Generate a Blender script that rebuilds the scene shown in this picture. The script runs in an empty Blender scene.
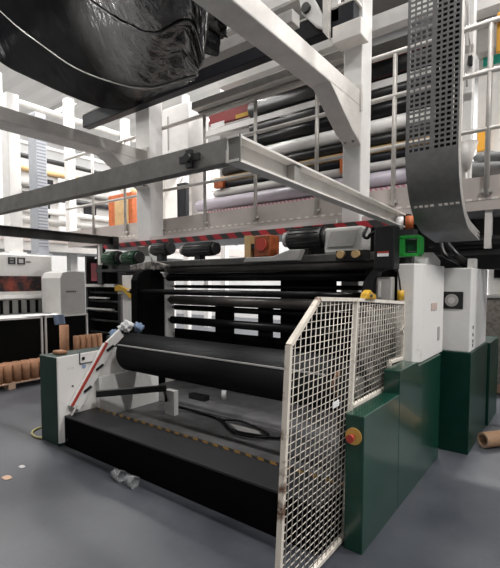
import bpy, bmesh, math, random
from mathutils import Vector, Matrix, noise
R = math.radians
random.seed(7)
scn = bpy.context.scene
COL = scn.collection

# ------------------------------------------------------------------ camera
F = 425.0; EYE = 1.6; YAW = R(37.2); PIT = R(3.3)
cd = bpy.data.cameras.new('camera'); cam = bpy.data.objects.new('camera', cd); COL.objects.link(cam)
cam.location = (0, 0, EYE); cam.rotation_euler = (R(90) - PIT, 0, YAW)
cd.sensor_fit = 'VERTICAL'; cd.sensor_height = 24.0; cd.lens = 24.0 * F / 568.0
CY = 282 + F * math.tan(PIT)
cd.shift_y = (CY - 284) / 568.0
cd.clip_start = 0.05; cd.clip_end = 100
scn.camera = cam
_f0 = Vector((-math.sin(YAW), math.cos(YAW), 0)); _u0 = Vector((0, 0, 1))
_r = Vector((math.cos(YAW), math.sin(YAW), 0))
_f = _f0 * math.cos(PIT) - _u0 * math.sin(PIT); _u = _u0 * math.cos(PIT) + _f0 * math.sin(PIT)
def at(px, py, X=None, Y=None, Z=None):
    "measured point of the photograph on a known wall, floor or level"
    d = _f + _r * ((px - 250) / F) + _u * ((CY - py) / F)
    if X is not None: t = X / d.x
    elif Y is not None: t = Y / d.y
    else: t = (Z - EYE) / d.z
    return Vector((0, 0, EYE)) + d * t

# ------------------------------------------------------------------ materials
MATS = {}
def mat(name, col, rough=.5, metal=0., var=0., vscale=6., col2=None, bump=0., bscale=40., spec=.5, rvar=0., thr=None, coat=0.):
    m = bpy.data.materials.new(name); m.use_nodes = True
    nt = m.node_tree; b = nt.nodes['Principled BSDF']
    b.inputs['Base Color'].default_value = (*col, 1); b.inputs['Roughness'].default_value = rough
    b.inputs['Metallic'].default_value = metal; b.inputs['Specular IOR Level'].default_value = spec
    b.inputs['Coat Weight'].default_value = coat
    tc = nt.nodes.new('ShaderNodeTexCoord')
    if var or col2:
        n = nt.nodes.new('ShaderNodeTexNoise'); n.inputs['Scale'].default_value = vscale; n.inputs['Detail'].default_value = 6
        n.inputs['Roughness'].default_value = .65
        nt.links.new(tc.outputs['Object'], n.inputs['Vector'])
        rp = nt.nodes.new('ShaderNodeValToRGB')
        a, z = thr if thr else (.35, .7)
        rp.color_ramp.elements[0].position = a; rp.color_ramp.elements[1].position = z
        c2 = col2 if col2 else tuple(c * (1 - var) for c in col)
        rp.color_ramp.elements[0].color = (*col, 1); rp.color_ramp.elements[1].color = (*c2, 1)
        nt.links.new(n.outputs['Fac'], rp.inputs['Fac']); nt.links.new(rp.outputs['Color'], b.inputs['Base Color'])
        if rvar:
            mr = nt.nodes.new('ShaderNodeMapRange')
            mr.inputs['To Min'].default_value = rough - rvar; mr.inputs['To Max'].default_value = rough + rvar
            nt.links.new(n.outputs['Fac'], mr.inputs['Value']); nt.links.new(mr.outputs['Result'], b.inputs['Roughness'])
    if bump:
        n2 = nt.nodes.new('ShaderNodeTexNoise'); n2.inputs['Scale'].default_value = bscale; n2.inputs['Detail'].default_value = 4
        nt.links.new(tc.outputs['Object'], n2.inputs['Vector'])
        bp = nt.nodes.new('ShaderNodeBump'); bp.inputs['Strength'].default_value = bump; bp.inputs['Distance'].default_value = .02
        nt.links.new(n2.outputs['Fac'], bp.inputs['Height']); nt.links.new(bp.outputs['Normal'], b.inputs['Normal'])
    MATS[name] = m
    return m
def stripes(name, c1, c2, k, ax=(1, 0, 1), rough=.5):
    m = mat(name, c1, rough); nt = m.node_tree; b = nt.nodes['Principled BSDF']
    tc = nt.nodes.new('ShaderNodeTexCoord'); dp = nt.nodes.new('ShaderNodeVectorMath'); dp.operation = 'DOT_PRODUCT'
    dp.inputs[1].default_value = Vector(ax) * k
    nt.links.new(tc.outputs['Object'], dp.inputs[0])
    fr = nt.nodes.new('ShaderNodeMath'); fr.operation = 'FRACT'; nt.links.new(dp.outputs['Value'], fr.inputs[0])
    gt = nt.nodes.new('ShaderNodeMath'); gt.operation = 'GREATER_THAN'; gt.inputs[1].default_value = .5
    nt.links.new(fr.outputs[0], gt.inputs[0])
    mx = nt.nodes.new('ShaderNodeMix'); mx.data_type = 'RGBA'
    mx.inputs[6].default_value = (*c1, 1); mx.inputs[7].default_value = (*c2, 1)
    nt.links.new(gt.outputs[0], mx.inputs[0]); nt.links.new(mx.outputs[2], b.inputs['Base Color'])
    return m
def emit(name, col, s):
    m = mat(name, col); b = m.node_tree.nodes['Principled BSDF']
    b.inputs['Emission Color'].default_value = (*col, 1); b.inputs['Emission Strength'].default_value = s
    return m

def gloss(name, col, fac, rough, bump=0., bscale=8., ramp=None):
    "black plastic: dark diffuse with a thin, constant clear reflection"
    m = bpy.data.materials.new(name); m.use_nodes = True; nt = m.node_tree; nt.nodes.clear()
    o = nt.nodes.new('ShaderNodeOutputMaterial'); mx = nt.nodes.new('ShaderNodeMixShader'); mx.inputs[0].default_value = fac
    d = nt.nodes.new('ShaderNodeBsdfDiffuse'); d.inputs['Color'].default_value = (*col, 1)
    g = nt.nodes.new('ShaderNodeBsdfGlossy'); g.inputs['Roughness'].default_value = rough
    nt.links.new(d.outputs[0], mx.inputs[1]); nt.links.new(g.outputs[0], mx.inputs[2]); nt.links.new(mx.outputs[0], o.inputs['Surface'])
    if bump:
        tc = nt.nodes.new('ShaderNodeTexCoord'); n2 = nt.nodes.new('ShaderNodeTexNoise'); n2.inputs['Scale'].default_value = bscale; n2.inputs['Detail'].default_value = 5
        nt.links.new(tc.outputs['Object'], n2.inputs['Vector'])
        bp = nt.nodes.new('ShaderNodeBump'); bp.inputs['Strength'].default_value = bump; bp.inputs['Distance'].default_value = .03
        nt.links.new(n2.outputs['Fac'], bp.inputs['Height'])
        if ramp:      # smooth at one end, crumpled at the other: (from x, to x, bump there, reflection there)
            sx = nt.nodes.new('ShaderNodeSeparateXYZ'); nt.links.new(tc.outputs['Object'], sx.inputs[0])
            for to, a, z in ((bp.inputs['Strength'], bump, ramp[2]), (mx.inputs[0], fac, ramp[3])):
                mr = nt.nodes.new('ShaderNodeMapRange'); mr.interpolation_type = 'SMOOTHSTEP'
                mr.inputs['From Min'].default_value = ramp[0]; mr.inputs['From Max'].default_value = ramp[1]
                mr.inputs['To Min'].default_value = a; mr.inputs['To Max'].default_value = z
                nt.links.new(sx.outputs['X'], mr.inputs['Value']); nt.links.new(mr.outputs['Result'], to)
        nt.links.new(bp.outputs[0], d.inputs['Normal']); nt.links.new(bp.outputs[0], g.inputs['Normal'])
    MATS[name] = m
    return m
FLOOR = mat('floor_paint', (.046, .051, .063), .42, 0, .35, 1.7, bump=.05, bscale=25, rvar=.12, col2=(.08, .086, .098))
WALLM = mat('hall_wall', (.52, .52, .52), .8, var=.06)
WALLG = mat('hall_wall_grey', (.16, .16, .16), .8, var=.1)
CEILM = stripes('ceiling_sheet', (.72, .71, .69), (.66, .65, .63), 1.6, (0, 1, 0), .7)
WHITE = mat('white_paint', (.82, .81, .79), .42, var=.12, vscale=4, bump=.02)
CREAM = mat('warm_white_paint', (.78, .75, .71), .5, var=.18, vscale=5)
SCUFF = mat('scuffed_white_paint', (.80, .785, .76), .45, col2=(.45, .40, .35), vscale=7, thr=(.60, .85))
GREY = mat('grey_paint', (.40, .39, .375), .5, var=.2)
STEEL = mat('galvanised_steel', (.33, .32, .30), .45, .4, .3, 9)
RAILST = mat('rail_steel', (.60, .575, .54), .4, .25, .2, 12)
DARKST = mat('dark_steel', (.06, .06, .062), .45, .5, .3)
TRAYM = mat('tray_steel', (.20, .20, .20), .5, .45, .25, 14)
TRAYEDGE = mat('tray_edge_steel', (.55, .53, .50), .45, .4, .3, 20)
BLACK = mat('black_paint', (.008, .008, .009), .4, var=.3)
RUBBER = gloss('black_rubber', (.006, .006, .007), .03, .3)
MATTE = gloss('matte_black', (.005, .005, .005), .006, .5)
BEDTOP = mat('black_checker_plate', (.016, .0165, .019), .45, .1, .5, 30, bump=.35, bscale=140)
BEDF = gloss('bed_front_black', (.004, .004, .0045), .006, .4)
GREEN = mat('machine_green', (.008, .055, .036), .22, 0, .35, 5, rvar=.05, coat=.3)
GREEND = mat('machine_green_dark', (.005, .036, .024), .35, 0, .3, 6, spec=.25)
LIME = mat('bright_green', (.02, .30, .045), .4, var=.3)
GMOT = mat('motor_green', (.006, .06, .02), .4, var=.3, vscale=15)
FILM = gloss('black_film', (.005, .005, .006), .014, .15, .10, 7, (.2, 1.5, 1.0, .17))
CRUMP = gloss('crumpled_film', (.007, .007, .007), .09, .14, .9, 14)
ROLLF = gloss('roll_film', (.010, .0105, .012), .022, .34, .25, 90)
NAVY = mat('navy_paint', (.009, .010, .015), .5, var=.3, spec=.25)
REDH = stripes('red_black_tape', (.42, .02, .03), (.035, .03, .03), 4.0, (1, 0, 1))
YELH = stripes('yellow_black_tape', (.17, .09, .015), (.010, .0095, .009), 9., (1, 1, 0))
RED = mat('red_paint', (.45, .05, .035), .45, var=.2)
REDP = mat('dark_red_panel', (.27, .03, .03), .5, var=.2)
RUSTO = mat('oily_orange', (.36, .085, .025), .5, var=.6, vscale=14)
ORANGE = mat('orange_paint', (.62, .15, .035), .5, var=.45, vscale=10)
TAN = mat('tan_wrap', (.62, .42, .20), .55, var=.2)
YELLOW = mat('yellow_plastic', (.62, .36, .02), .4, var=.2)
CARD = mat('cardboard', (.38, .19, .10), .75, var=.3, vscale=20)
CARDIN = mat('cardboard_end', (.62, .42, .30), .8)
PAPER = mat('white_paper', (.82, .82, .82), .7)
BLUE = mat('blue_rag', (.25, .34, .5), .8)
LILAC = mat('lilac_film', (.50, .46, .53), .35, var=.15)
PINKD = stripes('pink_dotted_film', (.62, .22, .30), (.70, .62, .62), 14, (1, 0, 1))
DOTS = stripes('dashed_edge', (.80, .76, .72), (.52, .47, .44), 9, (1, 0, 0))
RUST = mat('fence_cream_rust', (.76, .70, .61), .55, col2=(.13, .06, .03), vscale=9, thr=(.54, .66))
FENCE = mat('fence_cream', (.82, .77, .69), .5, col2=(.40, .31, .22), vscale=14, thr=(.55, .8))
TOE = mat('toe_board_paint', (.56, .50, .47), .55, var=.12)
DIRT = mat('dirty_plate', (.045, .043, .04), .55, col2=(.50, .46, .42), vscale=11, thr=(.42, .66))
PITM = mat('pit_plate', (.16, .16, .165), .45, .2, .5, 5)
BRASS = mat('yellow_button', (.55, .33, .08), .45)
WIRE = mat('wire_cream', (.68, .63, .56), .5, var=.35, vscale=12)
TEAL = mat('teal_sign', (.02, .42, .32), .5)
AMBER = mat('amber_panel', (.85, .42, .05), .5)
BAGM = mat('grey_bag', (.24, .25, .25), .7, var=.3, bump=.3, bscale=18)
MOTTLE = mat('mottled_wrap', (.52, .47, .41), .7, col2=(.24, .20, .17), vscale=22, thr=(.4, .7))
HMI = mat('dark_window', (.02, .016, .018), .15, col2=(.20, .045, .03), vscale=3.5, thr=(.45, .62))
INK = mat('printed_mark', (.08, .08, .085), .6)
PALE = mat('pale_grey_panel', (.58, .57, .55), .5, var=.1)
BLUEG = mat('blue_grey_steel', (.50, .53, .58), .45, .2, .15, 20)
LAMPE = emit('lamp_tube_glow', (1, .97, .93), 6)
CLEAR = mat('clear_plastic', (.9, .92, .93), .12)
CLEAR.node_tree.nodes['Principled BSDF'].inputs['Transmission Weight'].default_value = .85
CLEAR.node_tree.nodes['Principled BSDF'].inputs['IOR'].default_value = 1.25

# ------------------------------------------------------------------ mesh builder
ORG = {}
class MB:
    def __init__(s): s.bm = bmesh.new()
    def _faces(s, vs, fs, smooth=False):
        bv = [s.bm.verts.new(v) for v in vs]
        for f in fs:
            try:
                nf = s.bm.faces.new([bv[i] for i in f]); nf.smooth = smooth
            except ValueError: pass
        return s
    def box(s, x0, x1, y0, y1, z0, z1):
        x0, x1 = sorted((x0, x1)); y0, y1 = sorted((y0, y1)); z0, z1 = sorted((z0, z1))
        return s._faces([(x0,y0,z0),(x1,y0,z0),(x1,y1,z0),(x0,y1,z0),(x0,y0,z1),(x1,y0,z1),(x1,y1,z1),(x0,y1,z1)],
                        [(3,2,1,0),(4,5,6,7),(0,1,5,4),(1,2,6,5),(2,3,7,6),(3,0,4,7)])
    def bar(s, p0, p1, w, h, upv=(0, 0, 1)):
        p0, p1 = Vector(p0), Vector(p1); d = (p1 - p0).normalized(); u = Vector(upv)
        if abs(d.dot(u)) > .98: u = Vector((0, 1, 0))
        a = d.cross(u).normalized(); b = a.cross(d).normalized()
        vs = []
        for p in (p0, p1):
            for i, j in ((-1,-1),(1,-1),(1,1),(-1,1)): vs.append(p + a * (i * w / 2) + b * (j * h / 2))
        return s._faces(vs, [(3,2,1,0),(4,5,6,7),(0,1,5,4),(1,2,6,5),(2,3,7,6),(3,0,4,7)])
    def cyl(s, p0, p1, r, seg=20, r2=None, caps=True):
        p0, p1 = Vector(p0), Vector(p1); d = (p1 - p0).normalized()
        u = Vector((0, 0, 1)) if abs(d.z) < .9 else Vector((1, 0, 0))
        a = d.cross(u).normalized(); b = a.cross(d).normalized(); r2 = r if r2 is None else r2
        c0 = []; c1 = []
        for i in range(seg):
            t = 2 * math.pi * i / seg; o = a * math.cos(t) + b * math.sin(t)
            c0.append(s.bm.verts.new(p0 + o * r)); c1.append(s.bm.verts.new(p1 + o * r2))
        for i in range(seg):
            f = s.bm.faces.new([c0[i], c0[(i+1) % seg], c1[(i+1) % seg], c1[i]]); f.smooth = True
        if caps:
            s.bm.faces.new(c0[::-1]); s.bm.faces.new(c1)
        return s
    def pipe(s, p0, p1, r, ri, seg=18):
        p0, p1 = Vector(p0), Vector(p1); d = (p1 - p0).normalized()
        u = Vector((0, 0, 1)) if abs(d.z) < .9 else Vector((1, 0, 0))
        a = d.cross(u).normalized(); b = a.cross(d).normalized()
        rings = []
        for p, rr in ((p0, ri), (p0, r), (p1, r), (p1, ri)):
            rings.append([s.bm.verts.new(p + (a * math.cos(2*math.pi*i/seg) + b * math.sin(2*math.pi*i/seg)) * rr) for i in range(seg)])
        for k in range(4):
            A, B = rings[k], rings[(k+1) % 4]
            for i in range(seg):
                f = s.bm.faces.new([A[i], A[(i+1) % seg], B[(i+1) % seg], B[i]]); f.smooth = k in (1, 3)
        return s
    def tube(s, pts, r, seg=8, closed=False):
        pts = [Vector(p) for p in pts]; rings = []; n = len(pts); pa = None
        for i, p in enumerate(pts):
            q0 = pts[i-1] if (i or closed) else pts[0]; q1 = pts[(i+1) % n] if (i < n-1 or closed) else pts[-1]
            d = (q1 - q0).normalized()
            if pa is None:
                u = Vector((0, 0, 1)) if abs(d.z) < .9 else Vector((1, 0, 0)); a = d.cross(u).normalized()
            else: a = (pa - d * pa.dot(d)).normalized()
            pa = a; b = d.cross(a)
            rings.append([s.bm.verts.new(p + (a * math.cos(2*math.pi*k/seg) + b * math.sin(2*math.pi*k/seg)) * r) for k in range(seg)])
        for i in range(n if closed else n - 1):
            A, B = rings[i], rings[(i+1) % n]
            for k in range(seg):
                f = s.bm.faces.new([A[k], A[(k+1) % seg], B[(k+1) % seg], B[k]]); f.smooth = True
        if not closed:
            s.bm.faces.new(rings[0][::-1]); s.bm.faces.new(rings[-1])
        return s
    def prism(s, poly, ax, a0, a1):
        "poly of 2D points in the two other axes, extruded along ax"
        def P(u, v, w): return {'x': (w, u, v), 'y': (u, w, v), 'z': (u, v, w)}[ax]
        n = len(poly); vs = [P(u, v, a0) for u, v in poly] + [P(u, v, a1) for u, v in poly]
        return s._faces(vs, [tuple(range(n))[::-1], tuple(range(n, 2*n))] + [(i, (i+1) % n, n + (i+1) % n, n + i) for i in range(n)])
    def grid(s, fn, nu, nv, smooth=True):
        vs = [[s.bm.verts.new(fn(i / nu, j / nv)) for j in range(nv + 1)] for i in range(nu + 1)]
        for i in range(nu):
            for j in range(nv):
                f = s.bm.faces.new([vs[i][j], vs[i+1][j], vs[i+1][j+1], vs[i][j+1]]); f.smooth = smooth
        return s
    def build(s, name, m, parent=None, bevel=0, solid=0, recalc=True):
        bm = s.bm
        if recalc: bmesh.ops.recalc_face_normals(bm, faces=bm.faces[:])
        if parent is None:
            xs = [v.co for v in bm.verts]
            lo = Vector([min(c[i] for c in xs) for i in range(3)]); hi = Vector([max(c[i] for c in xs) for i in range(3)])
            org = Vector(((lo.x + hi.x) / 2, (lo.y + hi.y) / 2, lo.z))
        else: org = ORG[parent.name]
        bmesh.ops.translate(bm, verts=bm.verts[:], vec=-org)
        me = bpy.data.meshes.new(name); bm.to_mesh(me); bm.free(); me.materials.append(m)
        o = bpy.data.objects.new(name, me); COL.objects.link(o)
        if parent is None: o.location = org
        else: o.parent = parent
        ORG[o.name] = org
        if bevel:
            b = o.modifiers.new('edges', 'BEVEL'); b.width = bevel; b.segments = 2; b.limit_method = 'ANGLE'; b.angle_limit = R(40)
        if solid:
            k = o.modifiers.new('thick', 'SOLIDIFY'); k.thickness = solid; k.offset = 0
        return o
def tag(o, label, cat, group=None):
    o['label'] = label; o['category'] = cat
    if group: o['group'] = group
    return o
def thing(name, label, cat, loc, group=None):
    o = bpy.data.objects.new(name, None); COL.objects.link(o); o.location = loc; o.empty_display_size = .1
    ORG[o.name] = Vector(loc); return tag(o, label, cat, group)
def struct(o): o['kind'] = 'structure'; return o
def copy_tree(o, parent=None):
    c = o.copy(); COL.objects.link(c)
    if parent is not None: c.parent = parent
    ORG[c.name] = ORG[o.name]
    for ch in list(o.children): copy_tree(ch, c)
    return c

# ================================================================== SETTING
struct(MB().box(-18, 6, -4, 15, -.2, 0).build('floor', FLOOR))
struct(MB().box(-18, 6, -4, 15, 8.0, 8.2).build('ceiling', CEILM))
struct(MB().box(-18, 6, 15, 15.2, 0, 8).build('wall_back', WALLM))
struct(MB().box(-18.2, -18, -4, 15, 0, 8).build('wall_left', WALLM))
struct(MB().box(6, 6.2, -4, 15, 0, 8).build('wall_right', WALLG))
struct(MB().box(-18, 6, -4.2, -4, 0, 8).build('wall_front', WALLG))
lamp0 = None
k = 0
for lx in (-15, -11.5, -8, -4.5, -1, 3.2):  # lamps added out of view to light the hall, strongest far off
    for ly in (.5, 4.5, 8.5, 12.5):
        if lamp0 is None:
            lamp0 = thing('added_lamp', 'long white batten lamp added out of view under the hall ceiling', 'added lamp', (lx, ly, 7.9), 'added batten lamps under the ceiling')
            MB().box(lx - .8, lx + .8, ly - .12, ly + .12, 7.9, 8.0).build('lamp_housing', WHITE, lamp0)
            MB().cyl((lx - .78, ly, 7.87), (lx + .78, ly, 7.87), .03, 10).build('lamp_tube', LAMPE, lamp0)
        else:
            c = copy_tree(lamp0); c.location = (lx, ly, 7.9)
        ld = bpy.data.lights.new('added_light', 'AREA'); ld.shape = 'RECTANGLE'; ld.size = 1.6; ld.size_y = .3
        far = lx < -6 or ly > 7
        ld.energy = 200 if far else 55
        if lx > 2: ld.energy = 330  # right row added to brighten the faces turned to the right
        if lx > -2 and ly > 7: ld.energy = 380  # stronger, so the green block mirrors a bright far floor
        ld.color = (1, .975, .95)
        lo = bpy.data.objects.new('added_light', ld); COL.objects.link(lo); lo.location = (lx, ly, 7.82)

# ================================================================== OVERHEAD FILM
def interp(pts, t):
    n = len(pts) - 1; x = t * n; i = min(int(x), n - 1); f = x - i
    p0 = pts[max(i-1, 0)]; p1 = pts[i]; p2 = pts[i+1]; p3 = pts[min(i+2, n)]
    return .5 * ((2*p1) + (p2 - p0)*f + (2*p0 - 5*p1 + 4*p2 - p3)*f*f + (3*p1 - p0 - 3*p2 + p3)*f**3)
E1 = [Vector(p) for p in ((-9.6,3.9,6.25), (-8.9,3.9,5.78), (-7.96,3.9,5.29), (-6.95,3.9,4.78), (-6.2,3.9,4.42), (-5.7,3.9,4.21), (-5.1,3.9,4.07), (-4.5,3.9,4.10))]
E2 = [Vector(p) for p in ((-7.9,3.2,6.35), (-7.04,3.2,5.67), (-6.62,3.2,5.35), (-6.2,3.2,5.06), (-5.3,3.2,4.45), (-4.46,3.2,4.02), (-3.83,3.2,3.78), (-3.3,3.2,3.72))]
E1.append(at(188, 84, Y=3.9)); E2.append(at(200, 73, Y=3.2))
E2b = [p + Vector((0, -.04, -.03)) for p in E2]
E3 = [Vector(p) for p in ((-6.2,2.5,6.6), (-5.2,2.5,5.6), (-4.6,2.5,5.0), (-4.0,2.5,4.47), (-3.6,2.5,4.15), (-3.23,2.5,3.88), (-2.9,2.5,3.72), (-2.5,2.5,3.68))]
E3.append(at(204, 58, Y=2.5))
E4 = [p + Vector((.9, -.8, .35)) for p in E3]
def loft(A, B, amp, sc):
    def fn(u, v):
        p = interp(A, u).lerp(interp(B, u), v); n = noise.fractal(p * sc, 1.0, 2.0, 4)
        e = min(1, 6 * v, 6 * (1 - v))
        w = max(0, min(1, (u - .55) * 5)); m = noise.fractal(p * Vector((9, 4, 9)).length / 4, 1.0, 2.0, 4)
        return p + Vector((0, 0, amp * n * (.25 + .75 * e) + .035 * w * e * m))
    return fn
wb = thing('black_film_web', 'wide slack sheet of shiny black film sagging overhead at upper left', 'plastic film', (-5, 3.2, 3.7))
for A, B, amp, sc, nm in ((E1, E2, .03, 1.2, 'rear_sheet'), (E2b, E3, .035, 1.4, 'front_sheet')):
    fn = loft(A, B, amp, sc)
    MB().grid(fn, 160, 40).build(nm, FILM, wb, solid=.006)
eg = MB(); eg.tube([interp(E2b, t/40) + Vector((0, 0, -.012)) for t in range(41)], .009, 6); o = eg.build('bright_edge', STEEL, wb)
eg = MB(); eg.tube([interp(E3, t/40) + Vector((0, 0, -.008)) for t in range(41)], .007, 6); eg.build('fold_edge', DARKST, wb)
MB().grid(loft(E3, E4, .05, 2.), 60, 30).build('overhanging_sheet', FILM, wb, solid=.006)
# crumpled bunch of film next to the roof beam
cw = thing('crumpled_film_bunch', 'crumpled shiny black film hanging in a bunch beside the white roof beam', 'plastic film', (-2.6, 2.9, 3.6))
CB = [at(a, b, Y=2.9) for a, b in ((158, 40), (172, 52), (190, 60), (206, 60), (220, 44), (240, 14), (248, -4))]
CT = [at(a, b, Y=2.5) for a, b in ((120, -40), (150, -36), (175, -34), (200, -34), (220, -34), (240, -34), (255, -34))]
def crum(u, v):
    p = interp(CB, u).lerp(interp(CT, u), v)
    n = noise.fractal(p * 4.0, 1.0, 2.0, 5)
    return p + Vector((.05*n, .10*n + .05*math.sin(u*34 + 3*n), .04*noise.noise(p*7) + .02*math.sin(u*40)))
MB().grid(crum, 120, 60).build('hanging_folds', CRUMP, cw, solid=.004)

# ================================================================== PORTAL FRAMES
def portal(x1, x0, yc, zc0, label):
    t = thing('portal_frame', label, 'steel frame', ((x0+x1)/2, yc + .12, 0))
    MB().box(x0, x1, yc, yc + .26, 0, zc0).build('column', WHITE, t, bevel=.012)
    MB().box(x0, x1, -.6, yc - .02, 3.41, 3.57).build('roof_beam', CREAM, t, bevel=.01)
    MB().prism([(yc - .72, 3.41), (yc, 3.41), (yc, 3.02), (yc - .06, 3.06), (yc - .22, 3.12)], 'x', x0 + .02, x1).build('knee_gusset', CREAM, t, bevel=.008)
    MB().box(x0 - .02, x1 + .02, yc - .06, yc - .02, 3.36, 3.62).build('end_plate', CREAM, t)
    b = MB()
    for z in (3.06, 3.5, 3.58):
        for x in (x0 + .06, x1 - .06): b.cyl((x, yc - .075, z), (x, yc - .06, z), .014, 8)
    b.build('bolts', STEEL, t)
    return t
p1 = portal(-1.81, -2.02, 4.3, 4.98, 'white steel column with overhead beam and knee brace right of centre')
MB().box(-2.05, -1.74, 4.09, 4.295, 4.03, 4.2).build('cap_box', CREAM, p1, bevel=.01)
portal(-5.17, -5.50, 4.3, 5.6, 'white steel column with overhead beam in the left background behind the hoist rail')

# ------------------------------------------------------------------ upper crossbeam
ub = thing('overhead_crossbeam', 'dark overhead crossbeam with white slotted channel resting on the right column', 'steel beam', (-4, 4.4, 4.0))
MB().box(-6.7, -1.84, 4.14, 4.28, 4.205, 4.41).build('dark_beam', NAVY, ub, bevel=.01)
MB().box(-6.7, -1.82, 4.13, 4.29, 4.41, 4.43).build('top_flange', CREAM, ub)
MB().box(-4.4, -2.05, 4.42, 4.55, 4.04, 4.14).build('slotted_channel', RAILST, ub, bevel=.008)
MB().box(-2.78, -2.52, 4.412, 4.42, 4.085, 4.10).build('slot', MATTE, ub)
MB().box(-4.4, -2.05, 4.55, 4.72, 4.03, 4.06).build('soffit_panel', GREY, ub)
MB().box(-3.6, -2.2, 3.56, 3.7, 4.06, 4.18).build('grey_crossbar', GREY, ub, bevel=.008)
# arm plates above the beam
ar = thing('swing_arm', 'white and navy arm plates standing on the dark crossbeam at top edge', 'machine arm', (-2.1, 4.25, 4.43))
def YP(Y, *pp): return [(at(a, b, Y=Y).x, at(a, b, Y=Y).z) for a, b in pp]
MB().prism(YP(4.1, (298,-14),(309,-12),(325,18),(325,31),(317,28),(303,15)), 'y', 4.06, 4.12).build('arm_plate', WHITE, ar, bevel=.015)
q = at(306, 8, Y=4.04); MB().cyl((q.x,4.02,q.z),(q.x,4.06,q.z),.05,14).build('pivot', BLACK, ar)
MB().prism(YP(4.2, (308,-14),(325,-14),(327,32),(322,24)), 'y', 4.125, 4.135).build('navy_plate', NAVY, ar)
MB().prism(YP(4.1, (325,-14),(330,-14),(330,40),(325,34)), 'y', 4.05, 4.12).build('edge_bar', RAILST, ar)
MB().prism(YP(4.2, (333,-14),(341,-14),(341,23),(333,25)), 'y', 4.14, 4.2).build('stay', WHITE, ar)

# ================================================================== WALKWAY + RAILING
wk = thing('walkway', 'raised walkway platform with red and black hazard strip along its edge', 'platform', (-3.3, 5, 2.2))
MB().box(-8.0, 1.2, 4.62, 6.3, 2.3, 2.4).build('deck', GREY, wk)
MB().box(-8.0, 1.2, 4.58, 4.62, 2.28, 2.40).build('edge_fascia', TOE, wk)
MB().box(-8.0, 1.2, 4.575, 4.58, 2.375, 2.395).build('dashed_line', DOTS, wk)
MB().box(-8.0, 1.2, 4.60, 4.62, 2.40, 2.60).build('toe_board', TOE, wk)
MB().box(-6.25, -1.45, 4.2, 4.25, 2.155, 2.225).build('hazard_strip', REDH, wk)
for x0, x1 in ((-6.25, -5.53), (-5.14, -2.06), (-1.77, -1.45)): MB().box(x0, x1, 4.25, 4.58, 2.20, 2.28).build('support_shelf', PALE, wk)
for x in (-7.0, -.66, .4):
    MB().box(x-.03, x+.03, 4.6, 4.66, 1.92, 2.3).build('hanger_post', CREAM, wk)
rl = thing('guard_railing', 'pale metal railing with upright posts along the raised walkway', 'railing', (-3.3, 4.59, 2.4))
for x in (-7.1, -6.15, -5.24, -4.29, -3.38, -2.475, -1.56, -.68, .25, 1.1):
    b = MB(); b.cyl((x, 4.57, 2.41), (x, 4.57, 4.0), .024, 12); b.box(x-.05, x+.05, 4.555, 4.60, 2.44, 2.47); b.build('post', RAILST, rl)
for z, w, m in ((3.99, .028, RAILST), (3.55, .026, RAILST), (3.03, .022, RAILST)):
    MB().cyl((-8.0, 4.57, z), (1.2, 4.57, z), w, 12).build('rail', m, rl)

# ================================================================== UPPER PRESS ROLLS behind the railing
def zy(y): return at(300, y, Y=5.6).z
up = thing('print_deck', 'upper printing unit with stacked rollers seen behind the walkway railing', 'printing machine', (-3.5, 5.9, 2.4))
def ur(y0, y1, m, nm, x0=-5.1, x1=-1.2, Y=5.6):
    z0, z1 = zy(y1), zy(y0); MB().cyl((x0, Y, (z0+z1)/2), (x1, Y, (z0+z1)/2), (z1-z0)/2, 24).build(nm, m, up)
ur(88, 106, BLACK, 'black_roller', -4.2)
ur(110, 123, BLACK, 'black_roller', -4.2)
ur(124, 138, RUBBER, 'black_roller', -4.6)
ur(138, 151, WHITE, 'white_roller', -4.9)
ur(152, 161, BLACK, 'black_roller', -4.8)
ur(161.5, 168, TAN, 'tan_roller', -5.0)
ur(168.5, 175, NAVY, 'navy_roller', -4.9)
ur(175.5, 184, PALE, 'grey_roller', -5.0)
ur(184.5, 198, LILAC, 'lilac_roller', -5.4)
ur(198.5, 208, PINKD, 'dotted_roller', -5.2)
ur(208, 222, PALE, 'grey_roller', -5.4)
MB().box(-5.1, -4.2, 5.55, 5.62, 4.28, 4.56).build('red_panel', REDP, up)
MB().box(-5.05, -4.75, 5.535, 5.55, 4.22, 4.30).build('banner_edge', PAPER, up)
MB().box(-4.5, -4.2, 5.535, 5.55, 4.27, 4.33).build('yellow_strip', YELLOW, up)
MB().box(-2.3, -1.5, 5.52, 5.6, at(390,75,Y=5.52).z, at(390,57,Y=5.52).z).build('red_panel', REDP, up)
MB().box(-5.2, -1.2, 5.5, 5.6, 4.1, 4.19).build('white_crossbar', WHITE, up)
MB().box(-5.2, -1.2, 5.95, 6.05, 2.4, 4.9).build('rear_panel', GREY, up)
MB().box(-4.4, -.95, 4.6, 6.6, 5.0, 5.04).build('top_soffit', GREY, up)
MB().box(-4.4, -.95, 5.0, 5.15, 4.55, 4.72).build('top_crossbeam', WHITE, up)
MB().box(-1.2, -1.1, 5.4, 6.05, 2.4, 4.9).build('side_plate', CREAM, up)
MB().box(-4.95, -4.75, 5.5, 5.58, 3.2, 3.32).build('orange_bracket', ORANGE, up)
MB().box(-2.62, -2.42, 5.5, 5.58, 3.1, 3.36).build('orange_bracket', ORANGE, up)
cb = thing('wall_cabinet', 'tall white control cabinet behind the railing left of the upper rollers', 'cabinet', (-5.7, 5.6, 2.4))
MB().box(-6.3, -5.45, 5.4, 5.9, 3.75, 4.75).build('cabinet_body', WHITE, cb, bevel=.01)
MB().box(-5.98, -5.96, 5.39, 5.4, 4.0, 4.6).build('door_seam', GREY, cb)
MB().box(-6.25, -6.18, 5.5, 5.8, 2.4, 3.75).build('leg', CREAM, cb)
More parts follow.
